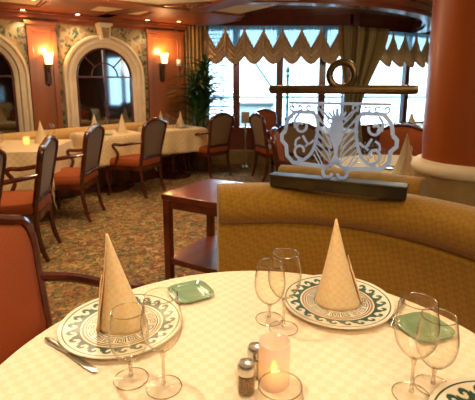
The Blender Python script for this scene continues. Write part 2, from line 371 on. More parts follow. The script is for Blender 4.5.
# right wall with its own window, seen only in the mirror
bm = new()
for q in ((-3, -.4, 0, CEIL), (3.2, 10, 0, CEIL), (-.4, 1.1, 0, CEIL), (2.5, 3.2, 0, CEIL), (1.1, 2.5, 0, .6), (1.1, 2.5, SOF, CEIL)): box(bm, 5.5, 5.6, q[0], q[1], q[2], q[3])
obj('wall_right', bm, WOOD, struct=True, smooth=False)
window(3, (5.5, 2.5), -PI / 2, 0, 1.4, z0=.6, mull=(.7,))
# heater ledge under the window
bm = new(); box(bm, -.95, 1.9, 7.42, 7.6, 0, .2); box(bm, -.95, 1.9, 7.4, 7.6, .2, .23)
for k in range(40): box(bm, -.93 + k * .07, -.93 + k * .07 + .02, 7.412, 7.42, .03, .17)
obj('baseboard_front', bm, STONED, struct=True, smooth=False)
# crown moulding of the arch wall, stepped
bm = new(); box(bm, -4.2, 2.16, -.07, .02, 2.24, 2.30); box(bm, -4.2, 2.18, -.11, .02, 2.30, SOF); box(bm, -4.2, 2.14, -.035, .02, 2.20, 2.24)
obj('trim_4', bm, WOODC, loc=(AX, AY, 0), rot=TH, struct=True, smooth=False, bevel=.008)
# coffered wooden soffit near the arch wall
bm = new()
box(bm, -4.2, 2.25, -.40, .15, SOF, SOF + .14)
box(bm, -4.2, 2.4, -1.36, -1.0, SOF - .012, SOF + .14)
for a, b in ((-.16, .42), (1.22, 1.5), (-1.5, -1.0), (-4.2, -3.2)): box(bm, a, b, -1.02, -.38, SOF + .001, SOF + .14)
box(bm, 1.5, 2.6, -1.02, -.1, SOF + .001, SOF + .14)
box(bm, .1, .4, -2.6, -1.3, SOF - .008, SOF + .14); box(bm, 1.5, 1.8, -2.6, -1.3, SOF - .008, SOF + .14)
for (s0, s1, n0, n1) in ((.42, 1.22, .40, 1.0), (-1.0, -.16, .40, 1.0)):   # inner moulding of each coffer
    for q in ((s0, s1, -n0 - .04, -n0), (s0, s1, -n1, -n1 + .04), (s0, s0 + .04, -n1, -n0), (s1 - .04, s1, -n1, -n0)): box(bm, q[0], q[1], q[2], q[3], SOF + .008, SOF + .1)
obj('trim_5', bm, WOODC, loc=(AX, AY, 0), rot=TH, struct=True, smooth=False, bevel=.006)
bm = new(); box(bm, -4.2, 2.3, -2.6, -.38, SOF + .022, SOF + .16); obj('trim_6', bm, PLASTER, loc=(AX, AY, 0), rot=TH, struct=True, smooth=False)
# curved beam round the window bay, cove above it, bay ceiling inside it
RC = (.35, 8.6)
def ring(bm, r0, r1, z0, z1, a0=178, a1=362, n=72):
    a0, a1 = math.radians(a0), math.radians(a1)
    def P(r, a, z): return (RC[0] + r * math.cos(a), RC[1] + r * math.sin(a), z)
    prof = [(r0, z0), (r1, z0), (r1, z1), (r0, z1)]
    g = [[bm.verts.new(P(r, a0 + (a1 - a0) * i / n, z)) for r, z in prof] for i in range(n + 1)]
    for i in range(n):
        for k in range(4): bm.faces.new((g[i][k], g[i][(k + 1) % 4], g[i + 1][(k + 1) % 4], g[i + 1][k]))
    bm.faces.new(g[0][::-1]); bm.faces.new(g[-1])
bm = new(); ring(bm, 3.0, 3.18, SOF, 2.52); ring(bm, 3.18, 3.22, SOF + .05, 2.49); ring(bm, 3.18, 3.26, 2.47, 2.52); ring(bm, 2.95, 3.0, SOF + .04, 2.5)
obj('trim_7', bm, WOODR, struct=True, smooth=True)
bm = new(); ring(bm, 3.05, 3.2, 2.52, CEIL); obj('trim_8', bm, PLASTER, struct=True)
bm = new(); ring(bm, 1.0, 3.0, CEIL - .02, CEIL); obj('trim_9', bm, BAY, struct=True)
# ------------------------------------------------------------------ sea, deck and rails outside
bm = new(); box(bm, -900, 900, 25, 1500, -12.1, -12); obj('sea', bm, SEA, struct=True, smooth=False)
bm = new(); box(bm, -14, 16, 10.2, 13.6, -.3, -.05); obj('deck', bm, DECK, struct=True, smooth=False)
def railing(y, x0, x1, label):
    t = thing('deck_railing', label, 'railing', (0, y, -.05))
    bm = new(); tube(bm, [(x0, 0, 1.05), (x1, 0, 1.05)], .035, 8); obj('handrail', bm, DECK, t)
    bm = new()
    for z in (.25, .5, .75): tube(bm, [(x0, 0, z), (x1, 0, z)], .012, 6)
    k = x0
    while k <= x1: tube(bm, [(k, 0, 0), (k, 0, 1.05)], .02, 6); k += 1.1
    obj('rail_bars', bm, DECK, t)
railing(13.3, -6, 14, 'white ship railing with thin bars out on the open deck beyond the windows')
t = thing('deck_locker', 'pale deck locker outside behind the middle pane of the left window', 'locker', (.45, 12.2, -.05))
bm = new(); box(bm, -.5, .5, -.3, .3, 0, .85); obj('locker_body', bm, WHITE, t, bevel=.02); bm = new(); box(bm, -.54, .54, -.34, .34, .85, .93); obj('lid', bm, DECK, t, bevel=.01)
t = thing('davit_crane', 'white davit arm slanting across the sky outside the left window', 'crane', (-.1, 13.0, -.05))
bm = new(); tube(bm, [(1.15, 0, 0), (1.15, 0, 1.35)], .07, 10); obj('post', bm, WHITE, t)
bm = new(); tube(bm, [(1.15, 0, 1.3), (.0, 0, 2.9)], .035, 8); obj('arm', bm, DECK, t)
t = thing('lamp_post', 'slim green lamp post outside behind the pane left of the anchor ring', 'lamp post', (1.28, 11.2, -.05))
bm = new(); lathe(bm, [(0, 0), (.12, 0), (.12, .1), (.07, .14), (.06, .5), (.09, .56), (.035, .62), (.035, 1.6), (.06, 1.64), (.03, 1.7), (0, 1.7)], 14); obj('post', bm, LAMPGREEN, t)
bm = new(); lathe(bm, [(0, 1.7), (.05, 1.72), (.06, 1.78), (.03, 1.86), (0, 1.88)], 14); obj('finial', bm, LAMPGREEN, t)
t = thing('window_blind', 'pale slatted blind in the leftmost narrow window behind the palm', 'blind', (-.55, 7.78, 0))
bm = new()
for k in range(25): box(bm, -.42, .42, -.02, .02, .72 + k * .065, .735 + k * .065)
box(bm, -.42, .42, -.04, .03, SOF, SOF + .06); box(bm, -.3, -.29, -.003, .003, .7, SOF); box(bm, .29, .3, -.003, .003, .7, SOF)
obj('slats', bm, BLIND, t, smooth=False)

# ------------------------------------------------------------------ arch wall: mosaic, arches, sconces
for i, (s0, s1) in enumerate(((-1.75, -.27), (.107, 1.46))):
    bm = new(); box(bm, s0, s1, -.012, 0, .3, 2.21); obj('trim_%d' % (10 + i), bm, MURAL, loc=(AX, AY, 0), rot=TH, struct=True, smooth=False)
for i, (s0, s1) in enumerate(((-.27, .107), (1.46, 2.1))):
    bm = new(); box(bm, s0, s1, -.05, 0, 0, 2.21)
    for a, b in ((s0 + .0, s0 + .07), (s1 - .07, s1)): box(bm, a, b, -.07, -.05, .3, 2.12)
    box(bm, s0, s1, -.07, -.05, 2.08, 2.16); box(bm, s0 - .02, s1 + .02, -.085, -.05, 2.16, 2.21)
    obj('trim_%d' % (12 + i), bm, WOOD, loc=(AX, AY, 0), rot=TH, struct=True, smooth=False, bevel=.006)
def arch(cs, label):
    t = thing('arched_mirror', label, 'mirror', WL(cs, .012, 0), TH)
    R0, SP = .415, 1.48; Z0 = .3
    # stone surround swept as nested mouldings
    prof = [(0, 0), (0, .03), (.02, .05), (.06, .055), (.075, .085), (.12, .09), (.135, .07), (.155, .1), (.185, .1), (.19, 0)]
    path = [(-1, Z0)] + [(-1, Z0 + (SP - Z0) * k / 4) for k in range(1, 4)]
    bm = new(); rows = []
    def place(o, d):
        row = []
        r = R0 + o
        row.append((-r, -d, Z0)); row.append((-r, -d, SP))
        for k in range(1, 24): a = PI - PI * k / 24; row.append((r * math.cos(a), -d, SP + r * math.sin(a)))
        row.append((r, -d, SP)); row.append((r, -d, Z0)); return row
    rows = [[bm.verts.new(p) for p in place(o, d)] for o, d in prof]
    for a, b in zip(rows, rows[1:]):
        for k in range(len(a) - 1): bm.faces.new((a[k], a[k + 1], b[k + 1], b[k]))
    obj('stone_surround', bm, STONE, t)
    bm = new(); pts = [(-.065, 2.0), (.065, 2.0), (.085, 2.2), (-.085, 2.2)]
    prism(bm, pts, .0, .17, Matrix(((1, 0, 0, 0), (0, 0, -1, 0), (0, 1, 0, 0), (0, 0, 0, 1))))
    prism(bm, [(-.1, 2.2), (.1, 2.2), (.105, 2.24), (-.105, 2.24)], .0, .2, Matrix(((1, 0, 0, 0), (0, 0, -1, 0), (0, 1, 0, 0), (0, 0, 0, 1))))
    k_ = obj('keystone', bm, STONE, t, bevel=.008, smooth=False)
    bm = new(); prism(bm, [(-.04, 2.03), (.04, 2.03), (.058, 2.175), (-.058, 2.175)], .17, .182, Matrix(((1, 0, 0, 0), (0, 0, -1, 0), (0, 1, 0, 0), (0, 0, 0, 1)))); obj('inset', bm, STONED, k_, smooth=False)
    bm = new(); pts = [(-R0, Z0), (R0, Z0), (R0, SP)] + [(R0 * math.cos(PI * k / 24), SP + R0 * math.sin(PI * k / 24)) for k in range(1, 24)] + [(-R0, SP)]
    prism(bm, pts, .0, .012, Matrix(((1, 0, 0, 0), (0, 0, -1, 0), (0, 1, 0, 0), (0, 0, 0, 1)))); obj('mirror_glass', bm, MIRROR, t, smooth=False)
    bm = new()
    box(bm, -.018, .018, -.03, -.012, Z0, SP + R0 - .01); box(bm, -R0, R0, -.028, -.012, SP - .016, SP + .01)
    tube(bm, [(.2 * math.cos(a), -.022, SP + .2 * math.sin(a)) for a in [PI * k / 16 for k in range(17)]], .009, 6)
    for a in (PI * .25, PI * .75): tube(bm, [(.2 * math.cos(a), -.022, SP + .2 * math.sin(a)), (R0 * math.cos(a), -.022, SP + R0 * math.sin(a))], .009, 6)
    tube(bm, [(R0 * .99 * math.cos(a), -.022, SP + R0 * .99 * math.sin(a)) for a in [PI * k / 24 for k in range(25)]], .02, 6)
    for s in (-1, 1): box(bm, s * R0 - .02, s * R0 + .02, -.04, -.012, Z0, SP)
    obj('glazing_bar', bm, DARK, t)
arch(.765, 'round-topped mirror in cream stone surround between the two wall sconces')
arch(-.89, 'round-topped mirror in cream stone surround cut off by the left edge')
# tall stone pier edges between mosaic and wood
def sconce(s, z, label):
    t = thing('wall_sconce', label, 'wall lamp', WL(s, .055, z), TH, 'glass wall sconces on wooden panels')
    bm = new(); box(bm, -.045, .045, -.03, 0, -.33, -.02); box(bm, -.03, .03, -.06, -.03, -.28, -.06); lathe(bm, [(0, -.36), (.02, -.35), (.03, -.33), (0, -.33)], 10, (0, -.03, 0)); obj('bracket', bm, BRONZE, t, bevel=.006)
    bm = new(); tube(bm, [(0, -.03, -.12), (0, -.1, -.14), (0, -.13, -.09), (0, -.13, -.04)], .012, 8); lathe(bm, [(0, -.05), (.035, -.05), (.045, -.03), (.03, -.02), (0, -.02)], 14, (0, -.13, 0)); obj('arm', bm, BRASS, t)
    bm = new(); lathe(bm, [(.04, -.03), (.055, .0), (.06, .05), (.068, .1), (.085, .15), (.082, .15), (.064, .1), (.055, .05), (.05, 0), (.035, -.025)], 24, (0, -.13, 0), closed=True); obj('lamp_shade', bm, SHADE, t)
    t.scale = (.88, .88, .88); p = lamp('sconce_light', 'POINT', (0, -.15, .2), 7, (1, .55, .22), .03); p.parent = t
sconce(-.04, 1.66, 'glowing glass wall sconce on the wood panel left of the arched mirror')
sconce(1.69, 1.72, 'glowing glass wall sconce on the wood panel right of the arched mirror')
bm = new(); box(bm, -.035, .035, -.02, 0, -.05, .05); box(bm, -.018, .018, -.026, -.02, -.025, .025)
tag(obj('thermostat', bm, WHITE, loc=WL(1.99, .07, 1.72), rot=TH, bevel=.004), 'small white wall control on the wooden pilaster right of the sconce', 'wall switch')

# recessed downlights
def downlight(loc, label, tilt=None):
    t = thing('ceiling_downlight', label, 'ceiling light', loc, 0, 'recessed ceiling downlights')
    bm = new(); lathe(bm, [(.055, 0), (.05, -.008), (.036, -.008), (.034, .0)], 20, closed=True); obj('trim_ring', bm, BRASS, t)
    bm = new(); lathe(bm, [(0, -.004), (.033, -.004), (.033, -.001), (0, -.001)], 16, closed=False); obj('bulb', bm, BULB, t)
DL = [(-.30, .14, SOF, 'leftmost round downlight in the wooden soffit'), (.39, .17, SOF, 'round downlight in the wooden soffit before the arched mirror keystone'),
      (1.41, .22, SOF, 'round downlight in the wooden soffit above the right sconce'), (1.86, .36, SOF, 'round downlight at the soffit corner beside the bay cornice'),
      (.86, .70, SOF + .02, 'round downlight inside the cream coffer right of the keystone'), (-.3, .85, SOF + .02, 'round downlight inside the cream coffer at upper left')]
for s, n, z, lb in DL:
    downlight(WL(s, n, z), lb)
    lamp('downlight_beam', 'SPOT', WL(s, n, z - .02), 9, WARM, .03, WL(s, n + .02, 0), 110)
downlight((2.62, 6.35, CEIL), 'round downlight in the cream ceiling beside the wooden column')
SL = ['above the left charger plate', 'above the right side of the round table', 'above the side table and booth', 'above the near rust armchair', 'above the left row of armchairs', 'above the table behind the etched glass']
for (a, b, p, cn), w_ in zip(SPOTS, SL): downlight((a[0], a[1], CEIL), 'recessed downlight in the ceiling ' + w_)

# ------------------------------------------------------------------ curtains
def pleated(name, a, b, z0, z1, folds, amp, mat_, label, pinch=None, y_off=0, cat='curtain'):
    a, b = Vector(a), Vector(b); d = (b - a); nrm = Vector((d.y, -d.x)).normalized()
    def fn(u, v):
        z = z1 + (z0 - z1) * v
        lo, hi = (0, 1) if pinch is None else pinch(v)
        p = a + d * (lo + (hi - lo) * u); off = amp * math.sin(u * folds * 2 * PI) + .3 * amp * math.sin(u * folds * 5.1 + 2 * v)
        return (p.x + nrm.x * off, p.y + nrm.y * off, z)
    bm = new(); grid(bm, fn, folds * 8, 24, uv=True)
    o = obj(name, bm, mat_); s = o.modifiers.new('thick', 'SOLIDIFY'); s.thickness = .006
    return tag(o, label, cat)
pleated('curtain', (-.94, 7.42), (-.48, 7.42), .25, SOF - .01, 7, .03, CURT, 'long striped tan curtain hanging left of the bay window behind the palm')
def pin(v):
    k = min(1, v / .72); k = k * k * (3 - 2 * k)
    lo = .0 + .2 * k; hi = 1 - .5 * k
    if v > .72: w = (v - .72) / .28; lo -= .05 * w; hi += .08 * w
    return lo, hi
pleated('curtain', (1.66, 7.38), (2.66, 7.85), .3, SOF - .01, 11, .03, CURT, 'striped tan curtain drawn in at the middle between the two windows', pin)
def valance(a, b, n, label, z1=SOF, drop=.60):
    """a thing: one swag mesh per scallop, cords between them, sheer heading behind"""
    o, L, ang = seg(a, b); w = L / n
    t = thing('swag_valance', label, 'valance', (o.x, o.y, 0), ang)
    for i in range(n):
        x0 = i * w
        def fn(u, v, x0=x0):
            s = math.sin(PI * u); V = 1 - abs(2 * u - 1)
            zt = z1 - .05 - .31 * V ** .9
            zb = z1 - drop + .12 * (1 - s) - .02 * s
            z = zt + (zb - zt) * v
            bulge = .03 + .07 * s * (.3 + v) + .014 * math.sin(v * 26 + 1.5 * s * 2) * (.35 + s)
            return (x0 + w * u, -bulge, z)
        bm = new(); grid(bm, fn, 16, 40); q = obj('swag', bm, SWAG, t); q.modifiers.new('thick', 'SOLIDIFY').thickness = .004
        # rolled hem along the scallop
        bm = new(); tube(bm, [(x0 + w * u, -(.03 + .09 * math.sin(PI * u)), z1 - drop + .12 * (1 - math.sin(PI * u)) - .02 * math.sin(PI * u)) for u in [k / 16 for k in range(17)]], .014, 6); obj('hem', bm, SWAG, q)
    for i in range(n + 1):
        bm = new(); x = i * w
        tube(bm, [(x, -.03, z1 - .01), (x + .004, -.05, z1 - .12), (x - .004, -.06, z1 - .3), (x, -.06, z1 - drop + .1)], [.01, .022, .03, .02], 8); obj('gather', bm, SWAG, t)
    bm = new()
    grid(bm, lambda u, v: (L * u, .02 + .012 * math.sin(u * n * 40), z1 - .42 * v), n * 24, 3); obj('sheer_heading', bm, SHEER, t)
valance((-.52, 7.47), (1.70, 7.47), 7, 'scalloped swag valance of tan fabric across the left bay window')
valance((2.55, 8.05), (4.75, 9.32), 8, 'scalloped swag valance of tan fabric across the right window', drop=.62)
t = valance

# ------------------------------------------------------------------ palm
t = thing('potted_palm', 'tall dark green palm in a pot beside the left curtain', 'plant', (-.6, 6.98, 0))
bm = new(); lathe(bm, [(0, 0), (.15, 0), (.19, .1), (.2, .3), (.22, .34), (.2, .35), (.18, .33), (0, .31)], 22); obj('pot', bm, POT, t)
bm = new()
stems = [((random.uniform(-.05, .05), random.uniform(-.05, .05)), random.uniform(1.2, 1.75)) for _ in range(7)]
for (x, y), h in stems: tube(bm, [(x, y, .3), (x * 1.5, y * 1.5, h * .6), (x * 2.2, y * 2.2, h)], .014, 6)
obj('stem', bm, LEAF, t)
bm = new()
for (x, y), h in stems:
    for k in range(46):
        az = random.uniform(0, 2 * PI); el = random.uniform(.45, 1.45); Ln = random.uniform(.38, .62)
        base = Vector((x * 2.2, y * 2.2, h - random.uniform(0, .75))); pts = []
        for q in range(7):
            f = q / 6; r = Ln * f; e = el - f * 1.1
            pts.append(base + Vector((math.cos(az), math.sin(az), 0)) * (Ln * (math.cos(el) * f + .25 * f * f)) + Vector((0, 0, Ln * (math.sin(el) * f - .55 * f * f))))
        def bad(p):
            wx, wy = -.6 + p.x, 6.98 + p.y; nn = (wx - AX) * .576 - (wy - AY) * .818
            return nn < .13 or wy > 7.34 or (p.z < .85 and wx < -.62 and wy < 6.8) or (p.z < 1.05 and wy < 6.75)
        if any(bad(p) for p in pts): continue
        sd = Vector((-math.sin(az), math.cos(az), 0))
        wd = [.006, .02, .026, .026, .02, .012, .002]
        A = [bm.verts.new(p + sd * w_ + Vector((0, 0, .006))) for p, w_ in zip(pts, wd)]; B = [bm.verts.new(p) for p in pts]; D = [bm.verts.new(p - sd * w_ + Vector((0, 0, .006))) for p, w_ in zip(pts, wd)]
        for q in range(6): bm.faces.new((A[q], A[q + 1], B[q + 1], B[q])); bm.faces.new((B[q], B[q + 1], D[q + 1], D[q]))
obj('foliage', bm, LEAF, t)

# stanchion by the window
t = thing('stanchion', 'slim chrome stanchion with a small box head by the bay window', 'post', (.13, 7.15, 0))
bm = new(); lathe(bm, [(0, 0), (.09, 0), (.09, .015), (.04, .04), (.02, .06), (0, .06)], 18); obj('base', bm, CHROME, t)
bm = new(); tube(bm, [(0, 0, .05), (0, 0, .78)], .016, 10); obj('pole', bm, CHROME, t)
bm = new(); box(bm, -.07, .07, -.02, .02, .74, .93); obj('sign_box', bm, CHROME, t, bevel=.01)

# ------------------------------------------------------------------ banquette along the arch wall
t = thing('wall_banquette', 'long tan upholstered banquette running under the arched mirrors', 'banquette', (-2.905, 5.276, 0), math.atan2(.803, .596))
bm = new(); box(bm, -2.6, 2.5, -.36, -.1, .4, .69); obj('backrest', bm, BOOTHP, t, bevel=.05)
bm = new(); tube(bm, [(-2.6, -.27, .715), (2.5, -.27, .715)], .1, 16, sx=1, sy=.85, up=(0, 1, 0)); obj('back_roll', bm, BOOTHP, t)
bm = new(); box(bm, -2.6, 2.5, -.84, -.34, .3, .45); obj('seat', bm, BOOTHP, t, bevel=.04)
bm = new(); box(bm, -2.6, 2.5, -.78, -.12, 0, .3); obj('plinth', bm, DARK, t)

# ------------------------------------------------------------------ dining armchair
def make_chair(label):
    t = thing('dining_armchair', label, 'chair', group=None)
    bp = lambda z: -.22 - .095 * (z - .45) / .5         # rake of the back
    half = [(.0, .505), (.15, .50), (.195, .53), (.205, .60), (.222, .75), (.235, .86), (.215, .925), (.15, .95), (.08, .975), (0, .985)]
    out = [(x, bp(z), z) for x, z in half] + [(-x, bp(z), z) for x, z in half[-2:0:-1]]
    loop = catmull(out, 4, True)
    bm = new(); tube(bm, loop, .021, 8, closed=True, sx=1.15, sy=.95, up=(0, 1, .2)); obj('back_frame', bm, DARK, t)
    def pad(y0, y1, bul):
        bm = new(); c = Vector((0, bp(.74), .74)); n = len(loop)
        rings = []
        for f, dy in ((.97, 0), (.9, .5), (.7, .85), (.35, 1), (0.001, 1.05)):
            rings.append([bm.verts.new((c.x + (p.x - c.x) * f, bp(c.z + (p.z - c.z) * f) + y0 + (y1 - y0) * dy, c.z + (p.z - c.z) * f)) for p in loop])
        for a, b in zip(rings, rings[1:]):
            for k in range(n): bm.faces.new((a[k], a[(k + 1) % n], b[(k + 1) % n], b[k]))
        return bm
    obj('backrest', pad(.002, .035, 1), ORANGE, t); obj('back_panel', pad(-.002, -.014, 1), TANF, t)
    # seat: plump cushion on a shaped rail
    so = [(-.27, .22), (-.2, .27), (0, .285), (.2, .27), (.27, .22), (.26, 0), (.215, -.23), (0, -.245), (-.215, -.23), (-.26, 0)]
    sl = catmull([(x, y, 0) for x, y in so], 4, True)
    bm = new(); rr = []
    for f, z in ((.96, .40), (1.0, .43), (.99, .465), (.92, .49), (.6, .505), (.001, .51)): rr.append([bm.verts.new((p.x * f, p.y * f, z)) for p in sl])
    for a, b in zip(rr, rr[1:]):
        for k in range(len(sl)): bm.faces.new((a[k], a[(k + 1) % len(sl)], b[(k + 1) % len(sl)], b[k]))
    bm.faces.new(rr[0][::-1]); obj('seat', bm, ORANGE, t)
    bm = new(); rr = []
    for f, z in ((.93, .345), (1.0, .35), (1.01, .405), (.95, .41)): rr.append([bm.verts.new((p.x * f, p.y * f, z)) for p in sl])
    for a, b in zip(rr, rr[1:]):
        for k in range(len(sl)): bm.faces.new((a[k], a[(k + 1) % len(sl)], b[(k + 1) % len(sl)], b[k]))
    bm.faces.new(rr[0][::-1]); bm.faces.new(rr[-1]); obj('seat_frame', bm, DARK, t)
    for s in (-1, 1):
        bm = new(); tube(bm, catmull([(s * .235, .225, .40), (s * .262, .255, .33), (s * .255, .25, .2), (s * .238, .232, .08), (s * .25, .25, .012), (s * .255, .262, 0)], 4), [.028] * 4 + [.03, .028, .026, .024, .022, .02, .018, .016, .015, .015, .015, .016, .02, .022, .021, .018, .012], 8); obj('leg', bm, DARK, t)
        bm = new(); tube(bm, catmull([(s * .205, bp(.53), .53), (s * .205, -.22, .42), (s * .205, -.225, .25), (s * .205, -.25, .1), (s * .205, -.285, 0)], 4), [.022] * 8 + [.02] * 5 + [.018] * 4, 8); obj('leg', bm, DARK, t)
        bm = new(); tube(bm, catmull([(s * .225, bp(.72) + .01, .715), (s * .27, -.16, .70), (s * .285, 0, .675), (s * .285, .1, .675), (s * .283, .115, .64), (s * .275, .06, .56), (s * .265, .09, .47), (s * .262, .12, .39)], 5), .018, 8, sx=1.2); obj('arm', bm, DARK, t)
    return t
chair0 = make_chair('rust-upholstered armchair with dark frame at the near left edge of the round table')
def fac(dx, dy): return math.atan2(dy, dx) - PI / 2
chair0.location = (-.485, 1.15, 0); chair0.rotation_euler = (0, 0, fac(1, -.2)); chair0.scale = (1, 1, .97)
G = 'dark-framed armchairs of the dining room'
chair0['group'] = G
CH = [(-1.86, 2.62, (-.98, -.2), 'armchair back cut off by the left edge beside the nearest left tablecloth'),
      (-1.80, 3.33, (-.98, -.17), 'armchair with tan back standing behind the near rust armchair'),
      (-1.76, 4.38, (-1, .04), 'armchair with tan back in the middle of the left row, facing the candle table'),
      (-1.29, 5.38, (-.92, .39), 'armchair with tan back third along the left row, below the arched mirror'),
      (-.45, 6.45, (-.75, .66), 'armchair with tan back right of the pedestal table by the palm'),
      (.56, 6.3, (.93, .36), 'armchair seen from its side near the stanchion, left of the etched glass'),
      (.62, 7.0, (.55, -.83), 'rust-fronted armchair facing forward just behind the stanchion chair'),
      (.66, 3.95, (.97, -.2), 'rust armchair in profile behind the left edge of the etched glass'),
      (.82, 4.9, (.5, .87), 'armchair with dark back seen through the left scrolls of the etched glass'),
      (1.70, 4.95, (-.25, .97), 'armchair with dark back seen right of the etched design'),
      (1.60, 4.12, (-.3, -.95), 'wide rust armchair back beyond the napkin cone near the column')]
for x, y, (dx, dy), lb in CH: dup(chair0, (x, y, 0), fac(dx, dy), lb, G)

# ------------------------------------------------------------------ tables with cloths, background
def make_pedestal(round_r=None, a=.42):
    t = thing('pedestal_table', '', 'table')
    bm = new()
    if round_r: lathe(bm, [(0, .70), (round_r, .70), (round_r, .735), (0, .735)], 48)
    else: box(bm, -a, a, -a, a, .70, .735)
    obj('tabletop', bm, DARK, t, bevel=.004)
    bm = new(); lathe(bm, [(0, .05), (.05, .05), (.04, .12), (.04, .6), (.08, .70), (0, .70)], 18); obj('pedestal', bm, DARK, t)
    bm = new(); lathe(bm, [(0, 0), (.27, 0), (.27, .012), (.2, .03), (.08, .06), (0, .065)], 32); obj('base', bm, DARK, t)
    return t
def cloth_square(a, drop, seed):
    rnd = random.Random(seed); ph = [rnd.uniform(0, 6) for _ in range(8)]
    N = 44; Sx = a + drop
    def fn(u, v):
        x, y = (2 * u - 1) * Sx, (2 * v - 1) * Sx
        ex, ey = max(0, abs(x) - a), max(0, abs(y) - a); sx, sy = (1 if x > 0 else -1), (1 if y > 0 else -1)
        cx, cy = max(-a, min(a, x)), max(-a, min(a, y)); h = math.hypot(ex, ey)
        if h <= 0: return (cx, cy, .742)
        k = min(ex, ey) / max(ex, ey, 1e-6)
        rip = .012 * math.sin((x if ey > ex else y) * 24 + ph[0]) * min(1, h / .15)
        out = .012 + .05 * h + rip
        return (cx + sx * ((out if ex > 0 else 0) + .10 * k * h), cy + sy * ((out if ey > 0 else 0) + .10 * k * h), .742 - h * .985)
    bm = new(); grid(bm, fn, N, N); return bm
ped0 = None
def square_table(x, y, rot, a, drop, lt, lc, seed):
    t = make_pedestal(a=a - .004); t.location = (x, y, 0); t.rotation_euler = (0, 0, rot); t['label'] = lt
    o = obj('tablecloth', cloth_square(a, drop, seed), CLOTHB, loc=(x, y, 0), rot=rot); m_ = o.modifiers.new('thick', 'SOLIDIFY'); m_.thickness = .003; m_.offset = 1
    tag(o, lc, 'tablecloth')
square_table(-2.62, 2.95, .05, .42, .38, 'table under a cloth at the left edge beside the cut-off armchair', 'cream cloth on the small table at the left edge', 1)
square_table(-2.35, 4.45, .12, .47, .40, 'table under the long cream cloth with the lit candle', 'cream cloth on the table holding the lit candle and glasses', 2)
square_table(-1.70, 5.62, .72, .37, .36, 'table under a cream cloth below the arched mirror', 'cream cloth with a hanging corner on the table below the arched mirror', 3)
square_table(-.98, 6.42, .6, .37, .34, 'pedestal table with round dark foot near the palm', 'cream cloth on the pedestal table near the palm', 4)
def round_cloth(r, drop, seed, folds=14, z=.752):
    def fn(u, v):
        a = 2 * PI * u
        if v < .5: q = r * (v / .5) ; return (q * math.cos(a), q * math.sin(a), z)
        h = (v - .5) / .5
        R = r + .010 + (.02 + .03 * math.sin(a * folds + seed) + .012 * math.sin(a * (folds * 2 - 3) + 2)) * h ** .8
        e = .010 * (1 - math.cos(min(1, h * 8) * PI / 2))
        return (R * math.cos(a), R * math.sin(a), z - drop * h)
    bm = new(); grid(bm, fn, 160, 40, wrap=True); bmesh.ops.remove_doubles(bm, verts=bm.verts, dist=1e-5); return bm
def round_table(x, y, r, drop, lt, lc, seed, m_):
    t = make_pedestal(round_r=r - .003); t.location = (x, y, 0); t['label'] = lt
    o = obj('tablecloth', round_cloth(r, drop, seed, z=.742 if m_ is CLOTHB else .742), m_, loc=(x, y, 0)); s = o.modifiers.new('thick', 'SOLIDIFY'); s.thickness = .003; s.offset = 1
    tag(o, lc, 'tablecloth')
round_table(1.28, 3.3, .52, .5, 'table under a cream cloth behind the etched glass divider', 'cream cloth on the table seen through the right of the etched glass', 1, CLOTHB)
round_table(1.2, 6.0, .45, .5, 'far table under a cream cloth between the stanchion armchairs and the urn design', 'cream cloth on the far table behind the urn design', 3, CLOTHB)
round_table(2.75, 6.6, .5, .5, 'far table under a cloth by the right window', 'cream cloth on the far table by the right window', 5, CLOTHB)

# ------------------------------------------------------------------ side table
t = thing('side_table', 'reddish-brown wooden side table with a lower shelf beside the booth', 'side table', (-.125, 2.82, 0), math.atan2(-.25, .43))
hw, hd = .27, .28
bm = new(); box(bm, -hw, hw, -hd, hd, .625, .665); obj('tabletop', bm, TABLEW, t, bevel=.006)
bm = new(); box(bm, -hw + .02, hw - .02, -hd + .02, -hd + .045, .57, .625); box(bm, -hw + .02, hw - .02, hd - .045, hd - .02, .57, .625); box(bm, -hw + .02, -hw + .045, -hd + .02, hd - .02, .57, .625); box(bm, hw - .045, hw - .02, -hd + .02, hd - .02, .57, .625); obj('apron', bm, TABLEW, t)
for sx in (-1, 1):
    for sy in (-1, 1): bm = new(); x, y = sx * (hw - .03), sy * (hd - .03); box(bm, x - .024, x + .024, y - .024, y + .024, 0, .625); obj('leg', bm, TABLEW, t, bevel=.004)
bm = new(); box(bm, -hw + .015, hw - .015, -hd + .015, hd - .015, .185, .225); obj('shelf', bm, TABLEW, t, bevel=.004)

# ------------------------------------------------------------------ booths: swept along a curve
def sweep(bm, path, prof, cap=True):
    """prof: (offset away from the sitter, height); path in plan"""
    P = [Vector((p[0], p[1])) for p in path]; rows = []
    for i, p in enumerate(P):
        t_ = (P[min(i + 1, len(P) - 1)] - P[max(i - 1, 0)]).normalized(); n_ = Vector((-t_.y, t_.x))
        rows.append([bm.verts.new((p.x + n_.x * o, p.y + n_.y * o, z)) for o, z in prof])
    m_ = len(prof)
    for a, b in zip(rows, rows[1:]):
        for k in range(m_): bm.faces.new((a[k], a[(k + 1) % m_], b[(k + 1) % m_], b[k]))
    if cap: bm.faces.new(rows[0]); bm.faces.new(rows[-1][::-1])
def rrect(x0, x1, z0, z1, r, n=6):
    o = []
    for cx, cz, a0 in ((x1 - r, z0 + r, -90), (x1 - r, z1 - r, 0), (x0 + r, z1 - r, 90), (x0 + r, z0 + r, 180)):
        for k in range(n + 1): a = math.radians(a0 + 90 * k / n); o.append((cx + r * math.cos(a), cz + r * math.sin(a)))
    return o
pB = [(p.x, p.y) for p in catmull([(-.082, 1.80, 0), (.1, 1.815, 0), (.3, 1.81, 0), (.5, 1.735, 0), (.67, 1.6, 0), (.81, 1.41, 0), (.92, 1.16, 0), (.96, .9, 0), (.94, .5, 0)], 8)]
pBr = pB
t = thing('curved_booth', 'curved ochre upholstered booth with rolled top wrapping behind the round table', 'booth')
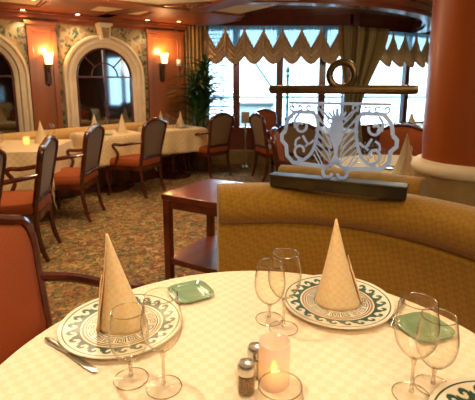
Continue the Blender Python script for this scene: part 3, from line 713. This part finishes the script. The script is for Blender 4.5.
bm = new(); sweep(bm, pB, rrect(.0, .2, .735, .917, .085, 8)); obj('back_roll', bm, BOOTH, t, bevel=.02, seg=3)
bm = new(); sweep(bm, pB, rrect(.03, .19, .08, .75, .03)); obj('backrest', bm, BOOTH, t)
bm = new(); sweep(bm, pB[2:], rrect(-.34, .05, .3, .45, .05)); obj('seat', bm, BOOTH, t)
bm = new(); sweep(bm, pB[1:], rrect(-.28, .1, 0, .31, .01)); obj('plinth', bm, DARK, t)
pC = [(p.x, p.y) for p in catmull([(.23, 2.47, 0), (.4, 2.42, 0), (.6, 2.33, 0), (.8, 2.2, 0), (.92, 2.11, 0)], 6)]
t = thing('rear_booth', 'straight ochre booth back beyond the glass divider, its rounded end beside the side table', 'booth')
bm = new(); sweep(bm, pC, rrect(-.0, .17, .74, .885, .07, 8)); obj('back_roll', bm, BOOTH, t, bevel=.02, seg=3)
bm = new(); sweep(bm, pC, rrect(.02, .15, .08, .8, .03)); obj('backrest', bm, BOOTH, t)
bm = new(); sweep(bm, pC[:-12], rrect(.12, .5, .3, .45, .05)); obj('seat', bm, BOOTH, t)
bm = new(); sweep(bm, pC[:-12], rrect(.04, .44, 0, .31, .01)); obj('plinth', bm, DARK, t)

# ------------------------------------------------------------------ round column
t = thing('wooden_column', 'thick polished reddish wood column on a cream stone base at the right edge', 'column', (1.31, 2.38, 0))
bm = new(); lathe(bm, [(0, .93), (.255, .93), (.262, 1.2), (.262, CEIL), (0, CEIL)], 64); obj('shaft', bm, PILLARW, t)
bm = new(); lathe(bm, [(0, 0), (.29, 0), (.29, .88), (0, .88)], 64); obj('pedestal_base', bm, STONEP, t)
bm = new(); lathe(bm, [(.29, .875), (.305, .885), (.312, .905), (.305, .93), (.28, .95), (.2, .955), (.2, .875)], 64, closed=True); obj('base_moulding', bm, STONE, t)

# ------------------------------------------------------------------ glass divider with anchor bar
DA, DB = Vector((.158, 1.895)), Vector((.672, 1.655)); dd = DB - DA; DL_ = dd.length; DANG = math.atan2(dd.y, dd.x)
t = thing('glass_divider', 'etched glass divider under a brass tube with a ring, standing on the booth back', 'divider', (DA.x, DA.y, .917), DANG)
bm = new(); box(bm, 0, DL_, -.035, .035, 0, .05); box(bm, -.004, DL_ + .004, -.04, .04, .045, .055); obj('base_trough', bm, TROUGH, t, bevel=.004)
GW = DL_ - .02; GT = .425
bm = new(); box(bm, .01, .01 + GW, -.004, .004, .06, GT); obj('glass_panel', bm, PANEL, t, smooth=False)
bm = new(); tube(bm, [(-.02, 0, GT + .0), (-.015, 0, GT), (DL_ - .002, 0, GT), (DL_ + .012, 0, GT)], [.012, .018, .018, .014], 16); obj('top_tube', bm, BRASS, t)
bm = new(); tube(bm, [(.29 + .05 * math.cos(a), 0, GT + .058 + .05 * math.sin(a)) for a in [2 * PI * k / 40 for k in range(40)]], .0145, 12, closed=True, up=(0, 1, 0)); obj('ring', bm, BRASS, t)
# the etched figure; design in photo-like units, mirrored about 0
K = GW / 134.0; CXD = .01 + GW * .492; Z00 = .035
def dz(y): return .055 + (176 - y) * .0043
def ribbon(bm, pts, w, k=5, rawp=False):
    P = pts if rawp else [(p.x, p.y) for p in catmull([(a, b, 0) for a, b in pts], k)]
    for sgn in (1, -1):
        L = []
        for i, p in enumerate(P):
            a = Vector(P[max(i - 1, 0)]); b = Vector(P[min(i + 1, len(P) - 1)]); d = (b - a); d = d.normalized() if d.length > 0 else Vector((1, 0)); n_ = Vector((-d.y, d.x)) * w / 2
            q = Vector(p); L.append((q + n_, q - n_))
        vs = []
        for a, b in L:
            row = []
            for y in (-.0065, -.004):
                for q in (a, b): row.append(bm.verts.new((CXD + sgn * q.x * K, y, dz(q.y))))
            vs.append(row)
        for A, B in zip(vs, vs[1:]):
            for f in ((0, 1), (1, 3), (3, 2), (2, 0)): bm.faces.new((A[f[0]], A[f[1]], B[f[1]], B[f[0]]))
        for e in (vs[0], vs[-1]): bm.faces.new((e[0], e[1], e[3], e[2]))
def blob(bm, pts, both=True):
    for sgn in ((1, -1) if both else (1,)):
        P = [(CXD + sgn * x * K, dz(y)) for x, y in pts]
        prism(bm, P, .004, .0065, Matrix(((1, 0, 0, 0), (0, 0, -1, 0), (0, 1, 0, 0), (0, 0, 0, 1))))
def spiral(cx, cy, r0, r1, a0, a1, n=22): return [(cx + (r0 + (r1 - r0) * k / n) * math.cos(math.radians(a0 + (a1 - a0) * k / n)), cy + (r0 + (r1 - r0) * k / n) * math.sin(math.radians(a0 + (a1 - a0) * k / n))) for k in range(n + 1)]
bm = new()
ribbon(bm, [(0, 103), (51, 103)], 2.6, rawp=True)                                             # top bar
ribbon(bm, [(23, 112), (40, 112), (45, 113), (52, 121), (54, 131)], 3.8); ribbon(bm, [(54, 131), (58, 135), (58, 141), (53, 146), (52, 156), (45, 163), (27, 164), (9, 165)], 4.2, rawp=True)
ribbon(bm, [(24, 112), (19.5, 122), (21, 140), (25.5, 152), (33, 159), (40, 161)], 3.2)          # big oval
ribbon(bm, spiral(37.5, 126, 6.5, 2.6, 200, -140), 2.6); ribbon(bm, [(43.6, 128), (44, 120), (40, 114)], 2.4)
ribbon(bm, [(23, 139), (29, 143), (35, 135)], 2.4); ribbon(bm, [(29, 143), (32, 146)], 2.2)
ribbon(bm, spiral(37, 150.5, 8, 3, 100, -200), 2.6); ribbon(bm, [(43, 146), (42, 140), (38, 137)], 2.2)
ribbon(bm, spiral(7.5, 170, 5.2, 4.6, -100, 170), 3.2); ribbon(bm, [(9, 165), (4, 162), (0, 160)], 3)   # C scrolls at the foot
for k in range(6): ribbon(bm, [(4.5, 124 + 7.5 * k), (12, 117 + 7.5 * k), (20 + .6 * k, 106 + 7.5 * k)], 1.25)   # basket lattice
for k in range(6): ribbon(bm, [(19.5 + .9 * k, 116 + 7.5 * k + 2), (11, 126 + 7.5 * k), (4.5, 137 + 7.5 * k)] if k < 4 else [(20 + 1.5 * (k - 3), 142 + 5.5 * (k - 3)), (13 + 3 * (k - 4), 163)], 1.25)
ribbon(bm, [(8, 119), (13, 112), (20, 108)], 1.8); ribbon(bm, spiral(17, 107, 3.6, 1.6, 60, -230), 1.7)
ribbon(bm, spiral(29, 107.5, 3.2, 1.5, 120, -170), 1.7); ribbon(bm, spiral(39, 107.5, 3.2, 1.5, 60, 340), 1.7); ribbon(bm, spiral(47, 108, 3.4, 1.5, 120, -200), 1.7)
for a in (0, 22, 44, 66): ribbon(bm, [(1 + a * .03, 119), (12 * math.sin(math.radians(a)) + .3, 120 - 12.5 * math.cos(math.radians(a)))], 2.0, rawp=True)
blob(bm, [(0, 117), (5, 118.5), (6.6, 124), (6.6, 134), (5, 140), (2.4, 144), (1.8, 152), (4, 157), (5, 161), (0, 162)])
obj('etched_design', bm, ETCH, t, smooth=False)

# ------------------------------------------------------------------ foreground round table and cloth
TX, TY, TR = .05, .77, .575
ZT = .7475
tt = make_pedestal(round_r=TR - .003); tt.location = (TX, TY, 0); tt['label'] = 'round dining table in front, hidden under its cream cloth'
o = obj('tablecloth', round_cloth(TR, .42, 2, 12, z=.742), CLOTH, loc=(TX, TY, 0)); s = o.modifiers.new('thick', 'SOLIDIFY'); s.thickness = .004; s.offset = 1
tag(o, 'cream checked damask cloth draped over the large round table in front', 'tablecloth')
ZT = .7465

# charger plate with wave border and key ring
def wave(u, v):
    """running scroll: green field on the inner side, a curling crest in every repeat"""
    x, y = u - .5, v - .5; r = math.hypot(x, y); f = math.atan2(y, x) / (2 * PI)
    if r < .45: return (r * 2.0 - f + .15) % 1 < .5
    return v < .56
KEY = ["############", "............", ".########.##", ".#......#.#.", ".#.####.#.#.", ".#.#..#.#.#.", ".#.#.##.#.#.", ".#.#....#.#.", ".#.######.#.", "............", "############"]
def charger():
    t = thing('charger_plate', '', 'plate', group='patterned charger plates on the round table')
    NA = 22 * 20
    rads = [0.0, .02, .035, .045, .052, .056]; codes = [3, 0, 3, 0, 3]
    def ring_(r0, r1, n, code):
        for k in range(1, n + 1): rads.append(r0 + (r1 - r0) * k / n); codes.append(code)
    codes = [2, 3, 0, 2, 0]
    ring_(.056, .0905, 11, 'K'); ring_(.0905, .093, 1, 0); ring_(.093, .099, 1, 2); ring_(.099, .103, 1, 0); ring_(.103, .143, 16, 'W'); ring_(.143, .1465, 1, 1); ring_(.1465, .155, 2, 0)
    def zz(r): return .008 + .010 * max(0, (r - .09) / .065) ** 1.4 if r > .09 else .008
    bm = new(); rings = [[bm.verts.new((r * math.cos(2 * PI * k / NA), r * math.sin(2 * PI * k / NA), zz(r))) for k in range(NA)] if r > 0 else [bm.verts.new((0, 0, .008))] for r in rads]
    for j in range(len(rads) - 1):
        c = codes[j]; A, B = rings[j], rings[j + 1]
        if c == 'K': row = j - codes.index('K')
        if c == 'W': row = j - codes.index('W')
        for k in range(NA):
            k2 = (k + 1) % NA
            f = bm.faces.new((A[0], B[k], B[k2]) if len(A) == 1 else (A[k], B[k], B[k2], A[k2]))
            if c == 'K': m_ = 3 if KEY[row][int((k % 27.5) * 12 / 27.5)] == '#' else 0
            elif c == 'W': m_ = 1 if wave((k % 20 + .5) / 20, (row + .5) / 16) else 0
            else: m_ = c
            f.material_index = m_
    last = rings[-1]
    low = [[bm.verts.new((r * math.cos(2 * PI * k / NA), r * math.sin(2 * PI * k / NA), z)) for k in range(NA)] for r, z in ((.1555, .015), (.11, .001), (.06, 0))]
    for A, B in zip([last] + low, low):
        for k in range(NA): bm.faces.new((A[k], B[k], B[(k + 1) % NA], A[(k + 1) % NA]))
    bm.faces.new(low[-1][::-1])
    obj('plate_disc', bm, [PLATE, PGREEN, PBROWN, PKEY], t)
    return t
pl = charger(); pl.location = (-.297, 1.013, ZT); pl['label'] = 'wave and key patterned charger plate on the left of the round table'
dup(pl, (.283, 1.132, ZT), .3, 'wave and key patterned charger plate near the booth, right of the centre')
dup(pl, (.495, .64, ZT), .1, 'wave patterned charger plate cut off at the lower right corner')

def napkin(name, H, R, m_, seed, flap=-100, lean=(0, 0), nu=72):
    """cone rolled from a folded napkin: overlapping sheet whose last edge stands off as a flap"""
    k_ = R / .055
    def fn(u, v):
        a = math.radians(flap) + u * 2 * PI * 1.15; h = v
        rr = R * (.86 * (1 - h) + .14 * (1 - h) ** 3) * (1 + .06 * math.sin(a * 2 + seed)) + .0012 + .002 * u
        rr += .020 * k_ * (max(0, (u - .84) / .16) ** 1.6) * (1 - h) ** 1.3
        rr += -.0025 * k_ * math.cos(u * 2 * PI * 4 + seed) * (1 - h)
        lift = .012 * k_ * max(0, (u - .8) / .2) * (1 - h) ** 2
        return (rr * math.cos(a) + lean[0] * h, rr * math.sin(a) + lean[1] * h, H * h + lift)
    bm = new(); grid(bm, fn, nu, 24)
    def fn2(u, v):                                       # loose folded corner leaning on the cone
        w = u - .5; a = math.radians(flap + 12) + w * 1.15 * (1 - .55 * v)
        rr = R * (1.2 - .5 * v) * (1 - .05 * math.cos(w * 9))
        return (rr * math.cos(a) + lean[0] * v * .5, rr * math.sin(a) + lean[1] * v * .5, H * .56 * v ** .9 * (1 - .5 * abs(w)))
    grid(bm, fn2, 14, 10)
    o = obj(name, bm, m_); s = o.modifiers.new('thick', 'SOLIDIFY'); s.thickness = .0018
    return o
ZP = ZT + .0085
o = napkin('folded_napkin', .245, .053, NAP, 1, flap=170, lean=(-.03, 0)); o.location = (-.292, 1.01, ZP); tag(o, 'pale gold napkin cone on the left charger plate', 'napkin')
o = napkin('folded_napkin', .245, .057, NAP, 2, flap=5, lean=(-.012, 0)); o.location = (.282, 1.13, ZP); tag(o, 'pale gold napkin cone on the charger plate near the booth', 'napkin')
o = napkin('folded_napkin', .235, .055, NAP, 3, flap=-60, lean=(0, 0)); o.location = (.487, .652, ZP); tag(o, 'pale gold napkin cone cut off at the lower right corner', 'napkin')

# green glass bread plates
def bread():
    t = thing('bread_plate', '', 'plate', group='green glass bread plates')
    def sq(a, R): c, s = abs(math.cos(a)), abs(math.sin(a)); return R / (c ** 4 + s ** 4) ** .25 * .93
    bm = new(); prof = [(0, .004), (.3, .004), (.58, .004), (.62, .0055), (.66, .004), (.8, .006), (.84, .0085), (.88, .0075), (.97, .012), (1.0, .0115), (.98, .008), (.6, 0), (0, 0)]
    n = 56; rings = []
    for f, z in prof: rings.append([bm.verts.new((sq(2 * PI * k / n, .066 * f) * math.cos(2 * PI * k / n), sq(2 * PI * k / n, .066 * f) * math.sin(2 * PI * k / n), z)) for k in range(n)] if f > 0 else [bm.verts.new((0, 0, z))])
    for A, B in zip(rings, rings[1:]):
        for k in range(n):
            k2 = (k + 1) % n
            if len(A) == 1: bm.faces.new((A[0], B[k], B[k2]))
            elif len(B) == 1: bm.faces.new((A[k], B[0], A[k2]))
            else: bm.faces.new((A[k], B[k], B[k2], A[k2]))
    obj('plate_dish', bm, GREENGL, t); return t
b = bread(); b.location = (-.14, 1.19, ZT); b.rotation_euler = (0, 0, .5); b['label'] = 'small green glass plate by the far edge of the cloth, left of the glasses'
dup(b, (.475, 1.0, ZT), .35, 'small green glass plate behind the right pair of glasses')

# cutlery
def rot_to(a, b): return math.atan2(b[1] - a[1], b[0] - a[0])
def knife(a, b, label, L=.21):
    t = thing('table_knife', label, 'knife', (a[0], a[1], ZT), rot_to(a, b))
    bm = new(); tube(bm, [(0, 0, .005), (.02, 0, .006), (.08, 0, .006), (.1, 0, .005)], [.004, .0075, .006, .004], 10, sy=1, sx=.6, up=(0, 0, 1)); obj('handle', bm, CHROME, t)
    bm = new(); prism(bm, [(.098, -.005), (.17, -.009), (L - .01, -.008), (L, .0), (L - .015, .006), (.098, .005)], .0035, .0055); obj('blade', bm, CHROME, t, smooth=False)
knife((-.47, .955), (-.31, .835), 'steel table knife lying left of the left charger plate')
t = thing('table_fork', 'steel fork between the booth-side charger plate and the green plate', 'fork', (.478, 1.15, ZT), rot_to((.478, 1.15), (.40, 1.01)))
bm = new(); tube(bm, [(0, 0, .004), (.02, 0, .005), (.07, 0, .006), (.1, 0, .007)], [.007, .008, .004, .003], 10, sx=.45, up=(0, 0, 1)); obj('handle', bm, CHROME, t)
bm = new(); prism(bm, [(.098, -.003), (.112, -.011), (.128, -.012), (.128, .012), (.112, .011), (.098, .003)], .006, .008)
for k in range(4): y = -.0105 + k * .007; box(bm, .127, .165, y - .0016, y + .0016, .006, .008)
obj('tines', bm, CHROME, t, smooth=False)

# wine glasses
def wineglass(kind):
    t = thing('wine_glass', '', 'wine glass')
    bm = new()
    if kind == 'tall': H, zb, rb, rm, rr = .205, .085, .006, .042, .034
    else: H, zb, rb, rm, rr = .158, .045, .006, .041, .034
    n = 32
    lathe(bm, [(0, .0), (.036, .0), (.0362, .0012), (.012, .0035), (.006, .006), (0, .007)], n, mi=0); tube(bm, [(.0362 * math.cos(2 * PI * k / 40), .0362 * math.sin(2 * PI * k / 40), .0012) for k in range(40)], .001, 6, closed=True, mi=1); obj('foot', bm, [GLASSF, RIM], t)
    bm = new(); lathe(bm, [(0, .006), (.0055, .007), (.0035, .02), (.0033, zb - .02), (.006, zb - .004), (0, zb)], 16); obj('stem', bm, [RIM], t)
    bm = new(); hb = H - zb
    prof = [(0, 0), (.012, .002), (.024, .10 * hb), (rm * .88, .26 * hb), (rm, .48 * hb), (rm * .97, .66 * hb), (rr * 1.05, .9 * hb), (rr, hb)]
    oc = catmull([(r, z + zb, 0) for r, z in prof], 4)
    P = [(max(0, p.x), p.y) for p in oc]; Pi = [(max(0, r - .0011), z + (.0015 if i < 6 else 0)) for i, (r, z) in enumerate(P)][::-1]
    lathe(bm, P + [(rr - .0005, H + .0006)] + Pi, 40); tube(bm, [((rr - .0005) * math.cos(2 * PI * k / 40), (rr - .0005) * math.sin(2 * PI * k / 40), H) for k in range(40)], .0011, 6, closed=True, mi=1); obj('bowl', bm, [GLASS, RIM], t)
    return t
sh = wineglass('short'); ta = wineglass('tall')
GG = [(sh, .085, 1.05, 'short-stemmed glass, left one of the pair beside the booth-side plate'), (ta, .118, 1.005, 'tall wine glass, right one of the pair beside the booth-side plate'),
      (sh, -.226, .812, 'short-stemmed glass in front of the left napkin cone, left one of the pair'), (ta, -.152, .787, 'tall wine glass in front of the left charger plate, right one of the pair'),
      (ta, .35, .765, 'tall wine glass before the right green plate, left one of the pair'), (sh, .405, .79, 'short-stemmed glass before the right green plate, right one of the pair'),
      (sh, .066, .588, 'empty glass at the bottom edge in front of the candle')]
seen = set()
for g, x, y, lb in GG:
    if id(g) in seen: dup(g, (x, y, ZT), 0, lb, 'wine glasses on the round table')
    else: g.location = (x, y, ZT); g['label'] = lb; g['group'] = 'wine glasses on the round table'; seen.add(id(g))

# shakers and candle
def shaker(x, y, fill, label):
    t = thing('salt_shaker' if fill is SALT else 'pepper_shaker', label, 'shaker', (x, y, ZT))
    bm = new(); n = 10; lathe(bm, [(0, 0), (.0165, 0), (.0175, .004), (.0175, .044), (.015, .05), (.0165, .05)], n * 2); obj('glass_body', bm, GLASS, t)
    bm = new(); lathe(bm, [(0, .003), (.0155, .003), (.0155, .040), (0, .041)], n * 2); obj('contents', bm, fill, t)
    bm = new()
    for k in range(n): a = 2 * PI * k / n; tube(bm, [(.0178 * math.cos(a), .0178 * math.sin(a), .003), (.0178 * math.cos(a), .0178 * math.sin(a), .045)], .0016, 6)
    obj('ribs', bm, GLASS, t)
    bm = new(); lathe(bm, [(.0185, .046), (.0195, .05), (.019, .062), (.0165, .067), (.008, .069), (0, .069)], 24); obj('cap', bm, CHROME, t)
shaker(.018, .772, PEPPER, 'steel-capped glass pepper shaker left of the candle, the nearer of two')
shaker(.040, .828, SALT, 'steel-capped glass salt shaker half hidden behind the pepper shaker')
t = thing('candle_holder', 'frosted pink glass candle holder glowing on the round table', 'candle holder', (.076, .80, ZT))
bm = new(); lathe(bm, [(0, 0), (.031, 0), (.0325, .003), (.0325, .098), (.031, .0985), (.03, .096), (.03, .006), (0, .005)], 40); obj('frosted_cup', bm, FROST, t)
bm = new(); lathe(bm, [(0, .006), (.02, .006), (.02, .022), (0, .022)], 24); wx = obj('tealight', bm, PLATE, t)
bm = new(); lathe(bm, [(0, .022), (.006, .026), (.008, .034), (.005, .045), (0, .054)], 12); obj('flame', bm, FLAME, t)
p = lamp('candle_light', 'POINT', (0, 0, .036), .006, (1, .62, .15), .006); p.parent = t

# ------------------------------------------------------------------ settings on the background tables
def small_napkin(x, y, z, lb, H=.22, R=.055, seed=1, flap=20):
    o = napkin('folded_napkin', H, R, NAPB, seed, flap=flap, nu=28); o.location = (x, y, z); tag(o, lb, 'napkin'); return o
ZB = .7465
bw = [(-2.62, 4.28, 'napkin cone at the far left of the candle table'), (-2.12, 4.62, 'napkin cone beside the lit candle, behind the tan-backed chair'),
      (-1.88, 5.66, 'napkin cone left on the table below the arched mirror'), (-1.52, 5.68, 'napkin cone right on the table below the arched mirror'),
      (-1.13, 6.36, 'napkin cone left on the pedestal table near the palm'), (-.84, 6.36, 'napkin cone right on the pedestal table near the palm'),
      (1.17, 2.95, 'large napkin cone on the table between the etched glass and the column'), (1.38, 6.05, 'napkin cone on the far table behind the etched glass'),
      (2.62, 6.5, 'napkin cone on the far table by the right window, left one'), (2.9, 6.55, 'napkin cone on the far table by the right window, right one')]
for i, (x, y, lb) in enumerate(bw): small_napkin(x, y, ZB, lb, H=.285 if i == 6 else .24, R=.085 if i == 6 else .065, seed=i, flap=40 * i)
bg_ = [(ta, -2.45, 4.22, 'wine glass beside the left napkin of the candle table'), (sh, -2.37, 4.25, 'short glass beside the left napkin of the candle table'),
       (ta, -1.98, 4.56, 'wine glass beside the chair-side napkin of the candle table'),
       (ta, -1.7, 5.5, 'wine glass between the two napkins below the arched mirror'), (sh, -1.79, 5.48, 'short glass between the two napkins below the arched mirror'),
       (ta, -1.03, 6.28, 'wine glass between the two napkins near the palm'), (sh, -.94, 6.3, 'short glass between the two napkins near the palm'),
       (ta, .95, 3.08, 'wine glass seen through the right scrolls of the etched glass'), (sh, 1.04, 3.1, 'short glass seen through the right edge of the etched glass'),
       (ta, 1.36, 2.95, 'wine glass between the napkin cone and the column'), (sh, 1.3, 3.25, 'short glass behind the napkin cone near the column'),
       (ta, .95, 3.4, 'wine glass on the far side of the table behind the etched glass'), (ta, 1.1, 6.0, 'wine glass on the far table behind the etched glass'), (sh, 2.76, 6.4, 'short glass on the far table by the right window')]
for g, x, y, lb in bg_: dup(g, (x, y, ZB), 0, lb, 'wine glasses on the other tables')
for x, y, lb in ((-2.5, 4.15, 'small green plate on the candle table'), (-1.62, 5.35, 'small green plate below the arched mirror'), (-.78, 6.25, 'small green plate near the palm'), (1.14, 3.16, 'small green plate beside the large napkin cone')):
    dup(b, (x, y, ZB), .2, lb, 'green glass bread plates')
t = thing('candle_holder', 'lit candle in a small cup on the left cloth-covered table', 'candle holder', (-2.2, 4.45, ZB))
bm = new(); lathe(bm, [(0, 0), (.031, 0), (.0325, .003), (.0325, .088), (.031, .0885), (.03, .086), (.03, .006), (0, .005)], 24); obj('frosted_cup', bm, FROST, t)
bm = new(); lathe(bm, [(0, .006), (.012, .02), (.012, .06), (0, .07)], 12); obj('flame', bm, FLAME, t)
p = lamp('candle_light', 'POINT', (0, 0, .06), .2, (1, .62, .15), .01); p.parent = t
